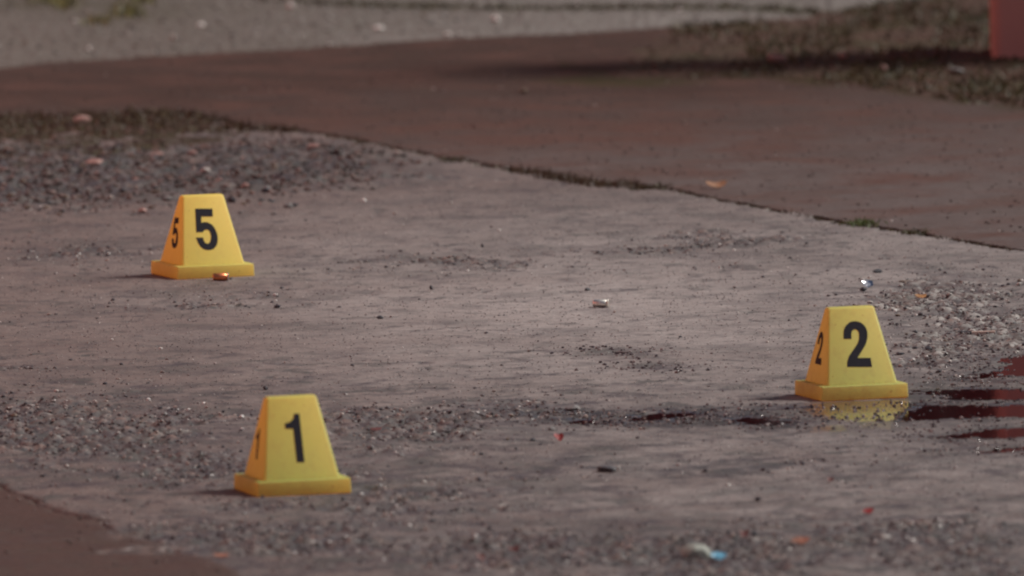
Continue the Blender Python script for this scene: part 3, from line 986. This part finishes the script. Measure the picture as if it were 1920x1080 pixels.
def grit(name, n, weight, sizes, mat, yr=(13.5, 23.4), xr=(-0.95, 0.95), power=2.2):
    jx = np.where((gx >= xr[0]) & (gx <= xr[1]))[0]
    jy = np.where((gy >= yr[0]) & (gy <= yr[1]))[0]
    w = weight[np.ix_(jy, jx)].copy()
    w *= np.gradient(gy)[jy][:, None]
    c = np.cumsum(w.ravel())
    pick = np.searchsorted(c, rng.random(n) * c[-1])
    iy, ix = jy[pick // len(jx)], jx[pick % len(jx)]
    x = gx[ix] + (rng.random(n) - 0.5) * 0.003
    y = gy[iy] + (rng.random(n) - 0.5) * np.gradient(gy)[iy]
    z = h[iy, ix]
    s = sizes[0] + (sizes[1] - sizes[0]) * rng.random(n) ** power
    sc = np.stack([s, s * (0.6 + 0.5 * rng.random(n)), s * (0.35 + 0.4 * rng.random(n))], 1)
    a = rng.random(n) * 6.283
    V = IV[None] * (1 + 0.35 * (rng.random((n, len(IV), 1)) - 0.5)) * sc[:, None, :]
    Xr = V[..., 0] * np.cos(a)[:, None] - V[..., 1] * np.sin(a)[:, None] + x[:, None]
    Yr = V[..., 0] * np.sin(a)[:, None] + V[..., 1] * np.cos(a)[:, None] + y[:, None]
    Zr = V[..., 2] + (z + sc[:, 2] * 0.28)[:, None]
    faces = (IF[None] + (np.arange(n) * len(IV))[:, None, None]).reshape(-1, 3)
    me = quick_mesh(name, np.stack([Xr, Yr, Zr], -1).reshape(-1, 3), faces, False)
    t = np.repeat(rng.random(n), len(IV))
    color_attr(me, 'tint', np.stack([t, t, t, t], 1))
    return link_mesh(name, me, mat, kind='stuff')


def grit_mat(name, stops, rough):
    m = NT(name)
    t = m.attr('tint')[0]
    m.set(Base_Color=m.ramp(t, stops), Roughness=rough)
    return m.m


g1 = grit_mat('grit', [(0.0, (0.05, 0.046, 0.055)), (0.45, (0.12, 0.105, 0.105)), (0.75, (0.24, 0.20, 0.19)), (0.93, (0.34, 0.26, 0.23)), (0.98, (0.62, 0.60, 0.58)), (1.0, (0.75, 0.74, 0.72))], 0.4)
free = np.ones(PX.shape)
for mx, my, yaw, _, _ in MARKERS.values():
    free *= (np.hypot(GX - mx, GY - my) > 0.085)
free *= (pool < 0.05)
grit('grit', 14000, (reg == R_NEAR) * free * (0.008 + spall + 0.15 * rough) * (GY < 18.5), (0.0014, 0.006), g1)
gs = grit_mat('sand', [(0.0, (0.045, 0.04, 0.048)), (0.35, (0.12, 0.10, 0.10)), (0.75, (0.26, 0.22, 0.21)), (0.96, (0.42, 0.38, 0.36)), (1.0, (0.72, 0.70, 0.68))], 0.35)
grit('sand_grains', 45000, (reg == R_NEAR) * free * (0.35 + 0.5 * sstep(-0.4, 0.4, rn)) * (GY < 18.8), (0.0010, 0.0026), gs)
g0 = grit_mat('rubble_gravel', [(0.0, (0.035, 0.027, 0.027)), (0.5, (0.085, 0.060, 0.056)), (0.85, (0.15, 0.090, 0.080)), (0.96, (0.20, 0.13, 0.115)), (1.0, (0.32, 0.27, 0.25))], 0.7)
grit('gravel', 5000, (reg == R_NEAR) * free * rubble, (0.002, 0.010), g0)
g2 = grit_mat('road_stones', [(0.0, (0.09, 0.08, 0.075)), (0.6, (0.17, 0.155, 0.142)), (0.95, (0.25, 0.23, 0.215)), (1.0, (0.65, 0.64, 0.64))], 0.5)
grit('road_chippings', 4000, road * 1.0, (0.002, 0.009), g2)
g3 = grit_mat('soil_crumbs', [(0.0, (0.03, 0.02, 0.014)), (0.7, (0.075, 0.045, 0.033)), (1.0, (0.17, 0.09, 0.075))], 0.9)
grit('soil_crumbs', 5000, (joint * 1.0 + verge * 0.5), (0.002, 0.010), g3)


gf = grit_mat('dusty_grit', [(0.0, (0.05, 0.035, 0.031)), (0.6, (0.09, 0.06, 0.055)), (0.94, (0.15, 0.10, 0.09)), (1.0, (0.38, 0.33, 0.31))], 0.7)
grit('pavement_grit', 3500, (far * (0.3 + sstep(-0.1, 0.4, rn)) + 0.6 * corner) * core, (0.0014, 0.006), gf)
gw = grit_mat('wet_grit', [(0.0, (0.03, 0.02, 0.024)), (0.6, (0.10, 0.07, 0.07)), (1.0, (0.35, 0.30, 0.29))], 0.12)
nopad = np.ones(PX.shape)
for mx, my, yaw, _, _ in MARKERS.values():
    nopad *= (np.hypot(GX - mx, GY - my) > 0.085)
grit('wet_grit', 5500, (reg == R_NEAR) * nopad * (1.1 * near_pool + 0.7 * damp * (0.2 + spall) + 0.22 * spall * (PY > 740) + 0.10 * spall) * (GY < 18.5), (0.0015, 0.0055), gw)

# ------------------------------------------------------------------ grass, moss and weeds
def blades(name, pts, mat, tint=True, **props):
    """pts: (x, y, z, height, lean x, lean y, width)"""
    a = np.array(pts, float)
    n = len(a)
    x, y, z, H, lx, ly, w = a.T
    ang = rng.random(n) * 6.283
    dx, dy = np.cos(ang) * w / 2, np.sin(ang) * w / 2
    rows = []
    for t, wk in ((0, 1.0), (0.5, 0.8), (1.0, 0.06)):
        cx, cy, cz = x + lx * t * t, y + ly * t * t, z + H * (t - 0.25 * t * t * np.minimum(1, np.hypot(lx, ly) / H))
        rows.append(np.stack([cx - dx * wk, cy - dy * wk, cz], 1))
        rows.append(np.stack([cx + dx * wk, cy + dy * wk, cz], 1))
    V = np.stack(rows, 1).reshape(-1, 3)
    b = (np.arange(n) * 6)[:, None]
    F = np.concatenate([b + np.array([[0, 1, 3, 2]]), b + np.array([[2, 3, 5, 4]])])
    me = quick_mesh(name, V, F, True)
    t = np.repeat(rng.random(n), 6)
    color_attr(me, 'tint', np.stack([t, t, t, t], 1))
    o = link_mesh(name, me, mat)
    for k, v in props.items():
        o[k] = v
    return o


def leaf_mat(name, stops):
    m = NT(name)
    m.set(Base_Color=m.ramp(m.attr('tint')[0], stops), Roughness=0.55)
    t = m.node('ShaderNodeBsdfTranslucent')
    m.link(m.p.inputs['Base Color'].links[0].from_socket, t.inputs['Color'])
    x = m.node('ShaderNodeMixShader')
    x.inputs[0].default_value = 0.25
    m.link(m.p.outputs[0], x.inputs[1])
    m.link(t.outputs[0], x.inputs[2])
    m.link(x.outputs[0], m.out.inputs['Surface'])
    return m.m


green = leaf_mat('green_grass', [(0, (0.035, 0.055, 0.014)), (0.7, (0.085, 0.12, 0.03)), (1, (0.14, 0.16, 0.05))])
olive = leaf_mat('olive_weeds', [(0, (0.022, 0.018, 0.007)), (0.6, (0.050, 0.040, 0.014)), (1, (0.085, 0.075, 0.025))])
brownw = leaf_mat('dead_weeds', [(0, (0.03, 0.018, 0.011)), (0.7, (0.075, 0.042, 0.026)), (1, (0.11, 0.085, 0.035))])
bright = leaf_mat('yellow_green_grass', [(0, (0.07, 0.075, 0.03)), (0.75, (0.17, 0.17, 0.07)), (1, (0.45, 0.42, 0.16))])


def scatter(n, px, py, rx, ry, hr, w=0.002, lean=0.6):
    out = []
    while len(out) < n:
        a, b = random.gauss(0, 0.45), random.gauss(0, 0.45)
        x, y = ground(px + a * rx, py + b * ry)
        H = random.uniform(*hr)
        out.append((x, y, gz(x, y) - 0.001, H, random.gauss(0, lean) * H, random.gauss(0, lean) * H, w * random.uniform(0.6, 1.2)))
    return out


def tuft(n, px, py, rx, ry, hr, mat, name, label, cat, group=None, **kw):
    o = blades(name, scatter(n, px, py, rx, ry, hr, **kw), mat, label=label, category=cat)
    if group:
        o['group'] = group
    return o


tuft(260, 1612, 421, 34, 4, (0.004, 0.011), green, 'grass_tuft', 'low bright green grass tuft growing in the joint above marker 2', 'grass tuft', lean=1.0)
tuft(130, 1715, 438, 32, 3, (0.003, 0.010), olive, 'grass_tuft', 'small olive tuft in the joint right of the bright green tuft', 'grass tuft', lean=1.0)
tuft(120, 848, 301, 36, 3, (0.003, 0.009), olive, 'grass_tuft', 'flat olive tuft where the joint meets the rubble', 'grass tuft', lean=1.0)
tuft(120, 1225, 350, 34, 3, (0.003, 0.009), olive, 'grass_tuft', 'small olive tuft in the joint left of the dry leaf', 'grass tuft', lean=1.0)
wpts = []
for q in range(1700):
    px = random.uniform(600, 1900) if random.random() < 0.45 else random.gauss(1090, 75)
    py = line(far_edge, px) + random.uniform(0.1, 1.0) * line(gap, px)
    x, y = ground(px, py)
    H = random.uniform(0.002, 0.007 if abs(px - 1090) > 130 else 0.016)
    wpts.append((x, y, gz(x, y) - 0.001, H, random.gauss(0, 0.5) * H, random.gauss(0, 0.4) * H, 0.0017))
blades('joint_weeds', wpts, brownw, kind='stuff')
wpts = []
for q in range(1500):
    px = random.uniform(-60, 560)
    f, g = line(far_edge, px), line(gap, px)
    py = f + abs(random.gauss(0.0, 0.35)) * g if px < 400 else f + random.uniform(0, 1) * g
    x, y = ground(px, py)
    H = random.uniform(0.003, 0.013)
    wpts.append((x, y, gz(x, y) - 0.001, H, random.gauss(0, 0.7) * H, random.gauss(0, 0.5) * H, 0.003))
blades('soil_weeds', wpts, brownw, kind='stuff')
wpts = []
for q in range(15000):
    px, py = random.uniform(1180, 2100), random.uniform(-60, 215)
    if py > line(verge_low, px) + 4 or py < line(road_edge, px) - 8:
        continue
    x, y = ground(px, py)
    dens = math.sin(px * 0.017 + 1.3) * math.sin(py * 0.055 + px * 0.006) + 0.55 * math.exp(-((py - line(verge_low, px)) / 14) ** 2) + 0.3 * (py < 60)
    if dens - 1.3 * max(0.0, min(1.0, (1400 - px) / 220)) < random.uniform(-0.45, 0.55):
        continue
    H = random.uniform(0.004, 0.016)
    wpts.append((x, y, gz(x, y) - 0.002, H, random.gauss(0, 0.7) * H, random.gauss(0, 0.6) * H, 0.004))
blades('verge_weeds', wpts, olive, kind='stuff')
GG = 'grass tufts on the gravel road'
for n, (px, py, cnt, hh) in enumerate([(85, 3, 45, 0.026), (125, 11, 40, 0.036), (182, 42, 40, 0.018), (245, 26, 70, 0.028), (262, 3, 48, 0.05)]):
    tuft(cnt, px, py, 34, 6, (hh * 0.4, hh), bright, 'grass_tuft',
         ('short yellow green tuft at the very top left of the road', 'taller yellow green tuft leaning at the top left of the road', 'low green tuft in front of the other tufts on the road',
          'broad green tuft on the gravel road left of the white stone', 'single bright blades rising behind the broad green tuft')[n], 'grass tuft', GG, w=0.004, lean=0.4)
wpts = []
for q in range(900):
    px = random.uniform(480, 1560)
    py = line([(480, -2), (640, 6), (950, 13), (1280, 13), (1460, 18), (1560, 24)], px) + random.gauss(0, 2.2)
    x, y = ground(px, py)
    H = random.uniform(0.003, 0.012)
    wpts.append((x, y, gz(x, y) - 0.001, H, random.gauss(0, 0.6) * H, random.gauss(0, 0.6) * H, 0.004))
blades('road_weeds', wpts, olive, kind='stuff')

# unseen trees added across the road to darken pool reflections: a mass of leaves
n = 26000
ty = 40 + rng.random(n) * 5
tx = (rng.random(n) - 0.5) * 90
top = 6.5 + 1.8 * np.sin(tx * 0.35) + 1.2 * np.sin(tx * 0.9 + 1)
tz = rng.random(n) * top
s = 0.25 + 0.3 * rng.random(n)
cen = np.stack([tx, ty, tz], 1)
d1 = rng.normal(size=(n, 3))
d1 /= np.linalg.norm(d1, axis=1)[:, None]
d2 = np.cross(d1, rng.normal(size=(n, 3)))
d2 /= np.linalg.norm(d2, axis=1)[:, None]
V = np.stack([cen - d1 * s[:, None], cen + d2 * s[:, None] * 0.5, cen + d1 * s[:, None], cen - d2 * s[:, None] * 0.5], 1).reshape(-1, 3)
me = quick_mesh('unseen_woods', V, np.arange(n * 4).reshape(-1, 4), False)
link_mesh('unseen_woods', me, simple('unseen_dark_leaves', (0.040, 0.040, 0.022), 0.6, 0.4, 3), kind='stuff')
